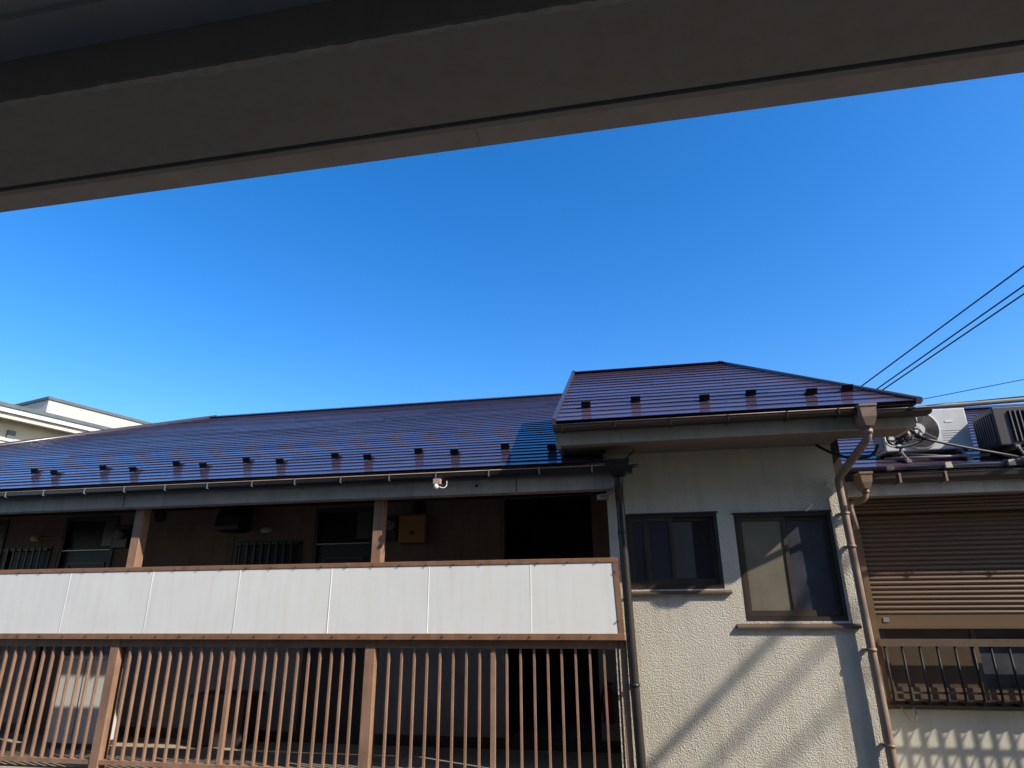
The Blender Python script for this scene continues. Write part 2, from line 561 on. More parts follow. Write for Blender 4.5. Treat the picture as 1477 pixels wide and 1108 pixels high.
# --- balcony railing: bars below, white boards above
RL = MB()
RL.box(-13.5, -0.10, 5.500, 5.542, -0.362, -0.296)
rail = RL.build('railing', 'brown_paint', B)
def rail_part(name, b, m, **k):
    return b.build(name, m, rail, **k)
for a, b in ((-13.5, -9.858), (-9.763, -7.346), (-7.251, -4.834), (-4.739, -2.322), (-2.227, -0.150)):
    rail_part('bottom_rail', MB().box(a, b, 5.494, 5.540, -1.318, -1.283), 'brown_paint')
bar_me = MB().box(-0.0085, 0.0085, 0, 0.026, -1.282, -0.363).mesh('bar', 'brown_paint')
bar_wide = MB().box(-0.019, 0.019, -0.004, 0.034, -1.282, -0.363).mesh('bar', 'brown_paint')
def bar(x, wide=False):
    o = bpy.data.objects.new('bar', bar_wide if wide else bar_me)
    COL.objects.link(o)
    o.parent = rail
    o.location = Vector((x+random.uniform(-.0015, .0015), 5.505, 0))
    o.rotation_euler = (0, random.uniform(-.0015, .0015), 0)
for k in range(18):
    x = -2.110+0.1142*k
    bar(x, abs(x+1.20) < 0.05)
for x0, x1, n in ((-4.739, -2.322, 23), (-7.251, -4.834, 23), (-9.763, -7.346, 23), (-13.4, -9.858, 33)):
    for k in range(1, n):
        bar(x0+(x1-x0)*k/n, k == n//2)
rail_part('end_post', MB().box(-0.150, -0.098, 5.487, 5.545, FZ, -0.297), 'brown_paint', bevel=0.003)
# frame strips round the boards
rail_part('top_strip', MB().box(-13.5, -0.125, 5.450, 5.486, 0.306, 0.345), 'brown_trim', bevel=0.003)
rail_part('bottom_strip', MB().box(-13.5, -0.105, 5.446, 5.486, -0.295, -0.245), 'brown_trim', bevel=0.003)
rail_part('end_strip', MB().prism([(-0.170, 0.3055), (-0.126, 0.3055), (-0.108, -0.2445), (-0.150, -0.2445)], 'y', 5.451, 5.484), 'brown_trim')
seams = [-0.864, -1.760, -2.671, -3.580, -4.490, -5.397, -6.307, -7.217, -8.127, -9.037, -9.947, -10.857, -11.767, -12.677, -13.5]
xr = -0.166
for k, xs_ in enumerate(seams):
    t = random.uniform(-0.002, 0.002)
    bb = MB()
    if k == 0:
        bb.prism([(xs_+0.004, -0.2445), (-0.1505, -0.2445), (-0.1685, 0.3055), (xs_+0.004, 0.3055)], 'y', 5.456, 5.474)
    else:
        bb.hexa([(xs_+0.004, 5.456+t, -0.2445), (xr-0.004, 5.456-t, -0.2445), (xr-0.004, 5.474, -0.2445), (xs_+0.004, 5.474, -0.2445),
                 (xs_+0.004, 5.456, 0.3055), (xr-0.004, 5.456, 0.3055), (xr-0.004, 5.474, 0.3055), (xs_+0.004, 5.474, 0.3055)])
    rail_part('panel', bb, 'white_board')
    if k < len(seams)-1:
        rail_part('joint_strip', MB().prism([(xs_-0.006, 5.4560), (xs_-0.003, 5.4543), (xs_+0.004, 5.4543), (xs_+0.006, 5.4560), (xs_+0.006, 5.4745), (xs_-0.006, 5.4745)], 'z', -0.2440, 0.3050), 'white_board')
    xr = xs_
sc = MB()
for k in range(50):
    x = -0.30-0.2475*k
    sc.disc((x, 5.446, 0.315), 0.006, 'y', 0.010, 6)
    sc.disc((x-0.08, 5.442, -0.269), 0.006, 'y', 0.010, 6)
for z in (0.23, -0.15):
    sc.disc((-0.155, 5.447, z), 0.006, 'y', 0.010, 6)
rail_part('screws', sc, 'gutter_dark')['kind'] = 'stuff'

# --- main roof
GY, GZ1, PM = 5.27, 1.112, 0.442
RY = 10.75
RZ = GZ1+PM*(RY-GY)
rb = MB()
rb.face([(-13.5, GY, GZ1), (-0.17, GY, GZ1), (-0.17, 5.6, GZ1+PM*(5.6-GY)), (-0.19, 7.5, GZ1+PM*(7.5-GY)), (1.1, 7.9, GZ1+PM*(7.9-GY)), (1.1, RY, RZ), (-8.02, RY, RZ)])
rb.face([(-8.02, RY, RZ), (1.1, RY, RZ), (1.1, 16.2, GZ1), (-13.5, 16.2, GZ1)])
rb.face([(-13.5, 16.2, GZ1), (-13.5, GY, GZ1), (-8.02, RY, RZ)])
rb.face([(1.1, 7.9, GZ1), (1.1, 16.2, GZ1), (1.1, RY, RZ)])
rb.face([(-13.5, GY, GZ1-0.02), (-13.5, 16.2, GZ1-0.02), (-0.19, 16.2, GZ1-0.02), (-0.19, GY, GZ1-0.02)])
roof = rb.build('roof', 'roof_under', B)
ORIG[roof.name] = Vector((0, 0, 0))
rng = random.Random(3)
def m_left(y):
    return -13.5+(y-GY)
def m_right(y):
    return -0.172 if y < 5.6 else (-0.192 if y < 7.7 else 1.1)
course_rows(roof, 'roof_panel', 'roof_paint', GY, GZ1, PM, RY-0.03, m_left, m_right, 0.163, 2.3, rng)
# ridge and hip caps
cp = MB()
cp.prism([(RY-0.13, RZ-0.010), (RY, RZ+0.050), (RY+0.13, RZ-0.010), (RY, RZ+0.02)], 'x', -8.1, 1.1)
cp.build('ridge_cap', 'roof_trim', roof)
hp = MB()
hp.tube([(-13.5, GY, GZ1+0.02), (-8.02, RY, RZ+0.02)], 0.045, 6)
hp.build('hip_cap', 'roof_trim', roof)
MB().prism([(5.24, 1.118), (7.4, 1.118+PM*2.16), (7.4, 1.185+PM*2.16), (5.24, 1.185)], 'x', -0.192, -0.17).build('edge_flashing', 'roof_trim', roof)
SGM = [(-6.69, 5.97), (-6.22, 5.79), (-5.73, 5.92), (-5.19, 5.75), (-4.84, 5.95), (-4.37, 5.77), (-3.99, 5.94), (-3.50, 5.78), (-2.97, 5.93),
       (-2.54, 5.77), (-2.08, 5.97), (-1.65, 5.80), (-1.18, 5.98), (-0.69, 5.80), (-7.15, 5.78), (-7.60, 5.95)]
def place_guards(rf, pts, y0, z0, p):
    th = math.atan(p)
    for x, y in pts:
        o = bpy.data.objects.new('snow_guard', SG)
        COL.objects.link(o)
        o.parent = rf
        o.location = Vector((x, y, z0+p*(y-y0)+0.022))
        o.rotation_euler = (th, 0, random.uniform(-0.05, 0.05))
place_guards(roof, SGM, GY, GZ1, PM)

# --- main gutter with brackets
def gutter(x0, x1, yf, yb, zt, depth, m, parent, name='gutter'):
    b = MB()
    t = 0.004
    prof = [(yf, zt), (yf+0.002, zt-depth*0.55), (yf+0.025, zt-depth), (yb-0.02, zt-depth), (yb, zt-depth*0.5), (yb, zt-0.01),
            (yb-t, zt-0.01), (yb-t, zt-depth*0.5), (yb-0.022, zt-depth+t), (yf+0.027, zt-depth+t), (yf+0.002+t, zt-depth*0.55), (yf+t, zt)]
    b.prism(prof, 'x', x0, x1)
    g_ = b.build(name, m, parent)
    MB().tube([(x0, yf-0.001, zt+0.002), (x1, yf-0.001, zt+0.002)], 0.0042, 6).build('gutter_lip', 'pipe_brown', g_)
    return g_
gt = gutter(-13.6, 0.045, 5.255, 5.385, 1.085, 0.062, 'gutter_dark', B)
br = None
for k in range(26):
    x = -0.29-0.452*k+random.uniform(-0.02, 0.02)
    if br is None:
        b = MB()
        b.box(x-0.005, x+0.005, 5.385, 5.4195, 1.020, 1.028)
        b.hexa([(x-0.005, 5.250, 1.036), (x+0.005, 5.250, 1.036), (x+0.009, 5.385, 1.010), (x-0.001, 5.385, 1.010), (x-0.005, 5.250, 1.042), (x+0.005, 5.250, 1.042), (x+0.009, 5.385, 1.016), (x-0.001, 5.385, 1.016)])
        b.box(x-0.005, x+0.005, 5.246, 5.2510, 1.036, 1.092)
        br = b.build('gutter_bracket', 'steel', gt)
        bx = x
    else:
        inst(br, 'gutter_bracket', gt, (x-bx, 0, 0))

# --- left rainwater head and downpipe
def hopper(x0, x1, y0, y1, zt, zb, inset=0.035):
    b = MB()
    xi, yi = inset, inset*0.8
    zm = zt-(zt-zb)*0.55
    b.hexa([(x0, y0, zm), (x1, y0, zm), (x1, y1, zm), (x0, y1, zm), (x0-0.006, y0-0.006, zt), (x1+0.006, y0-0.006, zt), (x1+0.006, y1, zt), (x0-0.006, y1, zt)])
    b.hexa([(x0+xi, y0+yi, zb), (x1-xi, y0+yi, zb), (x1-xi, y1-yi*0.5, zb), (x0+xi, y1-yi*0.5, zb), (x0, y0, zm-0.0005), (x1, y0, zm-0.0005), (x1, y1, zm-0.0005), (x0, y1, zm-0.0005)])
    b.box(x0-0.012, x1+0.012, y0-0.012, y1, zt+0.0005, zt+0.018)
    return b
dp = MB().tube(arc([(-0.075, 5.34, 1.00), (-0.075, 5.36, 0.94), (-0.078, 5.44, 0.86), (-0.075, 5.475, 0.78), (-0.072, 5.482, 0.55)])
               + [(-0.060, 5.485, -0.3), (-0.040, 5.49, -1.4), (-0.030, 5.49, GZ)], 0.037, 12).build('downpipe', 'pipe_dark', B)
hopper(-0.165, 0.012, 5.245, 5.40, 1.115, 1.000).build('rainwater_head', 'gutter_dark', dp)
cl = MB()
for z in (0.55, -0.62, -2.4):
    x = -0.072+(0.55-z)*0.0165
    cl.tube([(x, 5.486, z-0.011), (x, 5.486, z+0.011)], 0.042, 12)
    cl.box(x-0.012, x+0.012, 5.52, 5.60, z-0.01, z+0.01)
cl.build('pipe_clip', 'pipe_dark', dp)
MB().tube([(-0.08, 5.34, 1.02), (0.012, 5.34, 1.075), (0.10, 5.34, 1.09)], 0.016, 8).build('overflow_pipe', 'gutter_dark', dp)
MB().tube(arc([(-0.09, 5.37, 0.99), (-0.10, 5.38, 0.93), (-0.16, 5.42, 0.875), (-0.24, 5.45, 0.865)]), 0.014, 8).build('branch_pipe', 'pipe_brown', dp)
MB().box(-0.27, -0.17, 5.46, 5.53, 0.835, 0.875).build('pipe_box', 'fascia_beige', B)

# --- stair block wall
YT = 5.60
W1 = (-0.045, 0.722, 0.090, 0.705)
W2 = (0.858, 1.624, -0.160, 0.686)
t = MB()
t.holes(-0.19, 1.715, GZ, 1.42, YT, YT+0.15, [W1, W2])
tw = t.build('stair_block_wall', 'stucco', B)
sd = MB()
sd.prism([(YT+0.151, GZ), (7.6, GZ), (7.6, 2.45), (YT+0.151, 1.62)], 'x', -0.19, -0.04)
sd.prism([(YT+0.151, GZ), (9.3, GZ), (9.3, 1.38), (YT+0.151, 1.38)], 'x', 1.56, 1.714)
sd.build('stair_block_side', 'stucco_plain', B)
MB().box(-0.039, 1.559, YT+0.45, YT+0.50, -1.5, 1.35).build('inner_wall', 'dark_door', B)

def sliding_window(win, sashes, sill, pane_mats, y_off=0.010):
    x0, x1, z0, z1 = win
    f = 0.028
    d = MB()
    ya, yb = YT+0.004, YT+0.11
    d.box(x0, x1, ya, yb, z1-f, z1)
    d.box(x0, x1, ya, yb, z0, z0+f*1.2)
    d.box(x0, x0+f, ya, yb, z0+f*1.2, z1-f)
    d.box(x1-f, x1, ya, yb, z0+f*1.2, z1-f)
    d.box(x0-0.012, x1+0.012, YT-0.010, YT+0.0035, z1-0.002, z1+0.012)
    wd = d.build('window', 'dark_frame', B)
    for (a, b, yo, stiles), pm in zip(sashes, pane_mats):
        y = YT+y_off+yo
        s_ = MB()
        q = 0.030
        za, zb = z0+f*1.2+0.002, z1-f-0.002
        s_.box(a, a+q, y, y+0.028, za, zb)
        s_.box(b-q, b, y, y+0.028, za, zb)
        s_.box(a+q, b-q, y, y+0.028, zb-q, zb)
        s_.box(a+q, b-q, y, y+0.028, za, za+q*1.5)
        for st in stiles:
            s_.box(st-0.022, st+0.022, y-0.001, y+0.029, za+q*1.5, zb-q)
        so = s_.build('sash', 'sash_brown', wd)
        # panes are children of the window (third level), beside their sash
        edges = [a+q]+[v for st in stiles for v in (st-0.022, st+0.022)]+[b-q]
        for i in range(0, len(edges), 2):
            MB().box(edges[i], edges[i+1], y+0.010, y+0.016, za+q*1.5, zb-q).build('pane', pm[min(i//2, len(pm)-1)], wd)
    sx0, sx1, sz0, sz1 = sill
    MB().hexa([(sx0, YT-0.030, sz0), (sx1, YT-0.030, sz0), (sx1, YT+0.02, sz0+0.004), (sx0, YT+0.02, sz0+0.004),
               (sx0, YT-0.030, sz0+0.012), (sx1, YT-0.030, sz0+0.012), (sx1, YT+0.02, sz1), (sx0, YT+0.02, sz1)]).build('sill', 'bronze_frame', wd)
    return wd
wa = sliding_window(W1, [(-0.017, 0.350, 0.0, [0.130]), (0.318, 0.694, 0.0305, [])], (-0.055, 0.775, 0.052, 0.089), [['blue_glass', 'blue_glass'], ['dark_glass']])
wb = sliding_window(W2, [(0.886, 1.262, 0.0, []), (1.228, 1.596, 0.0305, [])], (0.785, 1.700, -0.212, -0.161), [['frosted_glass'], ['dusty_glass']])
MB().box(0.352, 0.512, YT+0.0490, YT+0.0502, 0.175, 0.640).build('curtain', 'curtain_glass', wa)
wa['label'] = 'smaller dark sliding window near the downpipe'
wb['label'] = 'taller sliding window with a sunlit frosted pane'
# things standing behind the small window: curtain edge and pale bottles on the inner ledge
MB().tube([(0.07, 5.70, 0.17), (0.07, 5.70, 0.26), (0.07, 5.70, 0.30)], [0.02, 0.02, 0.008], 10).build('bottle_shape', 'curtain_glass', wa)
MB().box(1.455, 1.46, YT-0.05, YT+0.0, 0.728, 0.733).build('wall_hook', 'steel', B)
MB().tube(arc([(1.425, 5.55, 0.688), (1.455, 5.548, 0.715), (1.480, 5.55, 0.745)]), 0.006, 6).build('wall_clip', 'white_plastic', B)
MB().tube(arc([(1.615, 5.55, 0.885), (1.632, 5.545, 0.905), (1.648, 5.55, 0.892), (1.640, 5.548, 0.878)]), 0.005, 6).build('wall_ring', 'white_plastic', B)
# pipe chase at the block's right corner
MB().box(1.7155, 1.80, 5.66, 5.80, GZ, 1.40).build('corner_chase', 'gutter_brown', B)

# --- stair block roof
TY, TZ, TP = 4.96, 1.397, 0.540
TRY = 7.31
TRZ = TZ+TP*(TRY-TY)
XL, XRG, XRE = -0.548, 1.175, 2.20
def t_left(y): return XL
def t_right(y): return XRE-(XRE-XRG)*(y-TY)/(TRY-TY)
tb = MB()
tb.face([(XL, TY, TZ), (XRE, TY, TZ), (XRG, TRY, TRZ), (XL, TRY, TRZ)])
tb.face([(XL, TRY, TRZ), (XRG, TRY, TRZ), (XRG, 9.3, 1.75), (XL, 9.3, 1.75)])
tb.face([(XRE, TY, TZ), (XRE, 5.42, TZ), (XRG, TRY, TRZ)])
tb.face([(XRE, 5.42, TZ), (1.74, 5.62, TZ), (XRG, TRY, TRZ)])
tb.face([(1.74, 5.62, TZ), (1.74, 9.3, TZ), (XRG, 9.3, 1.75), (XRG, TRY, TRZ)])
tb.face([(XL, TY, TZ-0.014), (XL, TRY, TRZ-0.014), (XRG, TRY, TRZ-0.014), (XRE-0.03, TY, TZ-0.014)])
troof = tb.build('roof', 'roof_under', B, label='higher purple-brown roof over the stair block')
ORIG[troof.name] = Vector((0, 0, 0))
course_rows(troof, 'roof_panel', 'roof_paint', TY, TZ, TP, TRY-0.02, t_left, t_right, 0.165, 1.82, random.Random(11))
nz = 0.055
MB().prism([(TY-0.005, TZ-0.022), (TRY, TRZ-0.05), (TRY, TRZ+nz), (TY-0.005, TZ+nz-0.02)], 'x', XL-0.036, XL-0.001).build('verge_trim', 'roof_trim', troof)
MB().prism([(TRY-0.12, TRZ-0.005), (TRY, TRZ+0.032), (TRY+0.12, TRZ-0.005), (TRY, TRZ+0.02)], 'x', XL-0.036, XRG+0.03).build('ridge_cap', 'roof_trim', troof)
MB().tube([(XRE, TY, TZ+0.012), (XRG, TRY, TRZ+0.015)], 0.032, 6).build('hip_cap', 'roof_trim', troof)
place_guards(troof, [(-0.32, 5.36), (0.12, 5.45), (0.70, 5.34), (1.10, 5.42), (1.56, 5.32), (1.86, 5.38)], TY, TZ, TP)
# fascia and soffit of the stair block
tf = MB()
tf.box(-0.572, 2.19, 5.08, 5.115, 1.240, 1.385)
tf.box(-0.572, -0.54, 5.1155, 5.6, 1.240, 1.40)
tf.box(2.155, 2.19, 5.1155, 5.42, 1.240, 1.385)
tf.build('fascia', 'fascia_beige', B, label='beige-grey board under the stair block roof')
so = MB()
so.box(-0.539, 1.715, 5.116, 5.599, 1.246, 1.262)
so.box(1.7155, 2.154, 5.116, 5.419, 1.246, 1.262)
so.build('soffit', 'soffit_brown', B)
MB().prism([(5.6, 1.250), (7.3, 2.46), (7.3, 2.49), (5.6, 1.28)], 'x', -0.56, -0.191).build('verge_soffit', 'soffit_brown', B)
# gutter
tg = gutter(-0.575, 1.752, 4.945, 5.075, 1.374, 0.038, 'gutter_brown', B)
tg2 = gutter(1.86, 2.265, 4.945, 5.075, 1.350, 0.040, 'gutter_brown', B)
br = None
for x in (-0.50, -0.07, 0.37, 0.81, 1.25, 1.62):
    if br is None:
        b = MB()
        b.box(x-0.005, x+0.005, 4.938, 4.943, 1.336, 1.382)
        b.box(x-0.005, x+0.005, 4.938, 5.079, 1.329, 1.3345)
        br = b.build('gutter_bracket', 'gutter_brown', tg)
        bx = x
    else:
        inst(br, 'gutter_bracket', tg, (x-bx, 0, 0))
# right rainwater head and downpipe along the corner
PX = 1.735
dp2 = MB().tube([(1.800, 4.965, 1.23), (1.798, 4.970, 1.165)] + [(1.793, 4.985, 1.140), (1.783, 5.02, 1.118), (1.716, 5.50, 0.955), (1.711, 5.528, 0.935), (1.710, 5.535, 0.90)]
                + [(1.722, 5.535, 0.2), (1.735, 5.535, -0.8), (1.745, 5.535, GZ)], 0.030, 12).build('downpipe', 'pipe_brown', B, label='brown downpipe on the stair block corner')
hopper(1.757, 1.857, 4.888, 5.07, 1.370, 1.225, 0.022).build('rainwater_head', 'pipe_brown', dp2)
cl = MB()
for z in (0.66, 0.40, -0.36, -1.0):
    x = 1.712+(0.9-z)*0.0135
    cl.tube([(x, 5.535, z-0.010), (x, 5.535, z+0.010)], 0.036, 12)
    cl.box(x-0.045, x, 5.56, 5.598, z-0.006, z+0.006)
cl.tube([(1.799, 4.967, 1.175), (1.799, 4.966, 1.205)], 0.038, 12)
cl.build('pipe_clip', 'pipe_brown', dp2)
MB().tube([(0.075, 5.40, 1.238), (-0.03, 5.36, 1.125)], 0.007, 6).build('tie_wire', 'cable_black', B)
MB().tube(arc([(1.60, 5.58, 1.24), (1.68, 5.40, 1.12), (1.80, 5.32, 1.06), (1.92, 5.30, 1.08), (1.96, 5.25, 1.15)]), 0.012, 8).build('loose_cable', 'cable_black', B)

# things fixed to the apartment building --------------------------------
vh = MB()
prof = [(YW-0.001, 1.125), (YW-0.06, 1.128), (YW-0.14, 1.10), (YW-0.20, 1.045), (YW-0.245, 0.96), (YW-0.26, 0.86), (YW-0.255, 0.815), (YW-0.001, 0.805)]
vh.prism(prof, 'x', -4.735, -4.425)
v = vh.build('vent_hood', 'dark_frame', None, bevel=0.006)
tag(v, 'dark quarter-round kitchen vent hood above the barred window', 'vent hood')
MB().box(-4.70, -4.46, YW-0.23, YW-0.03, 0.796, 0.804).build('vent_opening', 'black_metal', v)
def round_vent(x, z, lab):
    b = MB()
    b.disc((x, YW-0.012, z), 0.082, 'y', 0.022, 24)
    o = b.build('round_vent', 'dark_frame')
    tag(o, lab, 'vent', 'round wall vents')
    r = MB()
    for k in range(6):
        zz = z-0.055+k*0.022
        h = math.sqrt(max(0, 0.075**2-(zz-z)**2))
        r.hexa([(x-h, YW-0.032, zz-0.008), (x+h, YW-0.032, zz-0.008), (x+h, YW-0.0235, zz-0.004), (x-h, YW-0.0235, zz-0.004),
                (x-h, YW-0.032, zz-0.005), (x+h, YW-0.032, zz-0.005), (x+h, YW-0.0235, zz), (x-h, YW-0.0235, zz)])
    r.build('louvre', 'black_metal', o)
round_vent(-5.66, 1.035, 'round dark wall vent just right of the left-hand brown post')
round_vent(-2.345, 1.03, 'round dark wall vent above the ochre gas box')
c = MB().tube(arc([(-4.42, 6.80, 0.80), (-4.35, 6.80, 0.815), (-4.25, 6.80, 0.82)]), 0.010, 8).build('wall_pipe', 'corridor_siding')
tag(c, 'short wall pipe with pale end cap beside the vent hood', 'pipe')
MB().tube([(-4.25, 6.80, 0.82), (-4.14, 6.80, 0.822)], 0.032, 12).build('end_cap', 'fascia_beige', c)
c = MB().tube(arc([(-7.30, 6.80, 0.80), (-7.02, 6.80, 0.80), (-6.97, 6.80, 0.77), (-6.985, 6.80, 0.50), (-6.99, 6.80, -0.3)]), 0.013, 8).build('wall_pipe', 'corridor_siding')
tag(c, 'thin pipe bending down the wall at the far left barred window', 'pipe')
MB().tube([(-7.40, 6.80, 0.80), (-7.30, 6.80, 0.80)], 0.035, 12).build('end_cap', 'fascia_beige', c)

gb = thing('gas_box', (-2.39, 6.8, 0.63), 'ochre metal box with a dark round knob on the wall right of the second post', 'gas box')
MB().box(-2.545, -2.24, 6.74, 6.849, 0.633, 0.914).build('cover', 'ochre', gb, bevel=0.006)
MB().box(-2.556, -2.229, 6.733, 6.76, 0.9145, 0.926).build('lid', 'ochre', gb)
MB().disc((-2.385, 6.733, 0.735), 0.026, 'y', 0.016, 20).build('knob', 'ochre_dark', gb)
MB().box(-2.53, -2.25, 6.80, 6.849, 0.616, 0.632).build('base', 'ochre_dark', gb)
def meter(x0, x1, z0, z1, lab):
    m_ = thing('electric_meter', ((x0+x1)/2, 6.8, z0), lab, 'electric meter', 'electric meters')
    MB().box(x0, x1, 6.76, 6.849, z0, z1).build('case', 'meter_black', m_, bevel=0.008)
    MB().tube([((x0+x1)/2, 6.76, z1-0.10), ((x0+x1)/2, 6.70, z1-0.10), ((x0+x1)/2, 6.685, z1-0.10)], [0.062, 0.060, 0.045], 20).build('glass_dome', 'meter_glass', m_)
    MB().tube([((x0+x1)/2, 6.82, z1), ((x0+x1)/2, 6.82, 0.93)], 0.012, 8).build('conduit', 'gutter_dark', m_)
meter(-2.71, -2.575, 0.655, 0.945-0.02, 'black electric meter between the second post and the ochre box')
meter(-6.20, -6.00, 0.655, 0.915, 'black electric meter with glass dome beside the left-hand post')

sl = thing('security_light', (-1.68, 5.40, 1.0), 'small brown sensor lamp with white bulb on the grey fascia', 'lamp')
MB().box(-1.665, -1.630, 5.275, 5.4195, 0.998, 1.012).build('arm', 'lamp_brown', sl)
MB().box(-1.682, -1.614, 5.235, 5.274, 0.983, 1.030).build('housing', 'lamp_brown', sl, bevel=0.004)
MB().tube([(-1.652, 5.25, 0.982), (-1.652, 5.243, 0.964), (-1.652, 5.237, 0.942)], [0.014, 0.022, 0.016], 12).build('bulb', 'white_plastic', sl)
MB().tube(arc([(-1.63, 5.26, 0.962), (-1.595, 5.27, 0.952), (-1.570, 5.28, 0.972), (-1.568, 5.29, 1.02), (-1.58, 5.41, 1.03)]), 0.0038, 6).build('cable', 'white_plastic', sl)

c = MB().tube(sag((-2.2, 5.50, 0.905), (-0.30, 5.47, 0.885), 0.022), 0.006, 6).build('corridor_cable', 'cable_black')
tag(c, 'thin black cable sagging under the corridor eave', 'cable')

# white cabinet standing in the corridor
wm = thing('white_cabinet', (-5.7, 6.35, FZ), 'white metal cabinet behind the railing bars left of the first post', 'cabinet')
MB().box(-6.00, -5.425, 6.20, 6.47, FZ+0.05, -0.53).build('body', 'ac_white', wm, bevel=0.012)
MB().box(-6.01, -5.415, 6.19, 6.48, -0.5295, -0.50).build('lid', 'ac_white', wm, bevel=0.006)
MB().box(-5.715, -5.710, 6.196, 6.1995, FZ+0.08, -0.55).build('door_gap', 'ac_dark', wm)
MB().box(-5.98, -5.445, 6.22, 6.46, FZ, FZ+0.0495).build('base', 'ac_dark', wm)
# fire extinguisher by the stair opening
fe = thing('fire_extinguisher', (-0.335, 6.76, -1.10), 'small dark red fire extinguisher hung on the wall at the right end of the corridor', 'fire extinguisher')
MB().tube([(-0.335, 6.76, -1.10), (-0.335, 6.76, -0.83), (-0.335, 6.76, -0.79), (-0.335, 6.76, -0.77)], [0.055, 0.055, 0.034, 0.018], 16).build('cylinder', 'red_paint', fe)
MB().box(-0.36, -0.28, 6.75, 6.77, -0.77, -0.745).build('lever', 'black_metal', fe)
MB().tube(arc([(-0.335, 6.74, -0.78), (-0.385, 6.72, -0.86), (-0.395, 6.72, -1.0)]), 0.009, 8).build('hose', 'black_metal', fe)
bx = thing('storage_box', (-4.3, 6.6, FZ), 'dark storage crate on the corridor floor under the barred window', 'box')
MB().box(-4.62, -4.02, 6.50, 6.83, FZ, -0.92).build('body', 'ac_dark', bx, bevel=0.01)
MB().box(-4.64, -4.00, 6.48, 6.835, -0.919, -0.885).build('lid', 'ac_dark', bx)

# ================================================================== shuttered house on the right
H = thing('shuttered_house', (4.5, 6.3, GZ), 'set-back house on the right with brown roller shutter and low tiled eave', 'building')
YH = 6.30
HW = (2.02, 3.46, -0.80, -0.225)
h = MB()
h.holes(1.722, 7.5, GZ, 0.88, YH, YH+0.15, [(2.02, 3.46, -0.80, 0.875)])
h.build('wall', 'stucco_plain', H)
MB().box(1.99, 3.49, YH-0.03, YH-0.001, -0.862, -0.83).build('ledge', 'bronze_frame', H)
# shutter
sb = MB()
for k in range(5):
    z = 0.730+k*0.030
    sb.prism([(YH-0.105, z), (YH-0.115, z+0.006), (YH-0.115, z+0.024), (YH-0.105, z+0.030), (YH-0.0, z+0.030), (YH-0.0, z)], 'x', 1.93, 3.56)
sbo = sb.build('shutter_box', 'shutter_brown', H)
MB().box(1.97, 2.03, YH-0.07, YH-0.001, -0.86, 0.729).build('shutter_guide', 'shutter_brown', H)
MB().box(3.45, 3.51, YH-0.07, YH-0.001, -0.86, 0.729).build('shutter_guide', 'shutter_brown', H)
sh = MB().box(2.031, 3.449, YH-0.045, YH-0.012, -0.225, -0.130)
sho = sh.build('roller_shutter', 'shutter_brown', H)
sl_src = None
pitch = 0.0405
for k in range(21):
    z = -0.128+k*pitch
    if sl_src is None:
        prof = [(YH-0.014, z), (YH-0.030, z), (YH-0.040, z+0.007), (YH-0.044, z+0.018), (YH-0.040, z+0.029), (YH-0.028, z+0.0345), (YH-0.028, z+0.0395), (YH-0.014, z+0.0395)]
        sl_src = MB().prism(prof, 'x', 2.031, 3.449).build('slat', 'shutter_brown', sho)
    else:
        inst(sl_src, 'slat', sho, (0, random.uniform(-.001, .001), k*pitch))
MB().box(2.09, 2.135, YH-0.052, YH-0.0455, -0.187, -0.150).build('handle', 'steel', sho)
MB().box(2.031, 3.449, YH-0.060, YH-0.012, -0.240, -0.2255).build('bottom_rail', 'bronze_frame', sho)
# window under the half closed shutter
hw = MB()
hw.box(2.031, 3.449, YH-0.01, YH+0.08, -0.829, -0.790)
hw.box(2.031, 2.06, YH-0.01, YH+0.08, -0.789, -0.10)
hw.box(3.42, 3.449, YH-0.01, YH+0.08, -0.789, -0.10)
hwo = hw.build('window', 'bronze_frame', H)
for x0, x1, y, pm in ((2.062, 2.80, YH+0.0, 'brown_glass'), (2.765, 3.418, YH+0.035, 'dusty_glass')):
    s_ = MB()
    s_.box(x0, x0+0.035, y, y+0.03, -0.788, -0.10)
    s_.box(x1-0.035, x1, y, y+0.03, -0.788, -0.10)
    s_.box(x0+0.035, x1-0.035, y, y+0.03, -0.788, -0.700)
    s_.build('sash', 'bronze_frame', hwo)
    MB().box(x0+0.035, x1-0.035, y+0.012, y+0.018, -0.699, -0.10).build('pane', pm, hwo)
MB().box(2.05, 3.44, YH+0.10, YH+0.14, -0.82, 0.80).build('blind', 'ochre', hwo)
# projecting window grille with bars bent back to the wall
wg = MB().box(1.99, 3.53, 6.150, 6.196, -0.374, -0.318).build('window_grille', 'bronze_frame', H)
bsrc = None
for k in range(12):
    x = 2.030+0.1335*k
    if bsrc is None:
        pts = [(x, 6.168, -0.3745), (x, 6.168, -0.72)] + arc([(x, 6.168, -0.72), (x, 6.173, -0.775), (x, 6.190, -0.805), (x, 6.220, -0.815)], 3)[1:] + [(x, 6.26, -0.815), (x, 6.296, -0.815)]
        bsrc = MB().tube(pts, 0.0105, 8).build('grille_bar', 'black_metal', wg)
        x_0 = x
    else:
        inst(bsrc, 'grille_bar', wg, (x-x_0, 0, 0))
for y0, y1, z0, z1 in ((6.180, 6.194, -0.735, -0.720), (6.182, 6.196, -0.788, -0.776), (6.215, 6.228, -0.835, -0.826), (6.262, 6.275, -0.835, -0.826)):
    MB().box(2.0, 3.52, y0, y1, z0, z1).build('grille_rail', 'bronze_frame', wg)
for x0 in (2.0, 3.48):
    MB().box(x0, x0+0.04, 6.1965, 6.268, -0.37, -0.34).build('grille_arm', 'bronze_frame', wg)
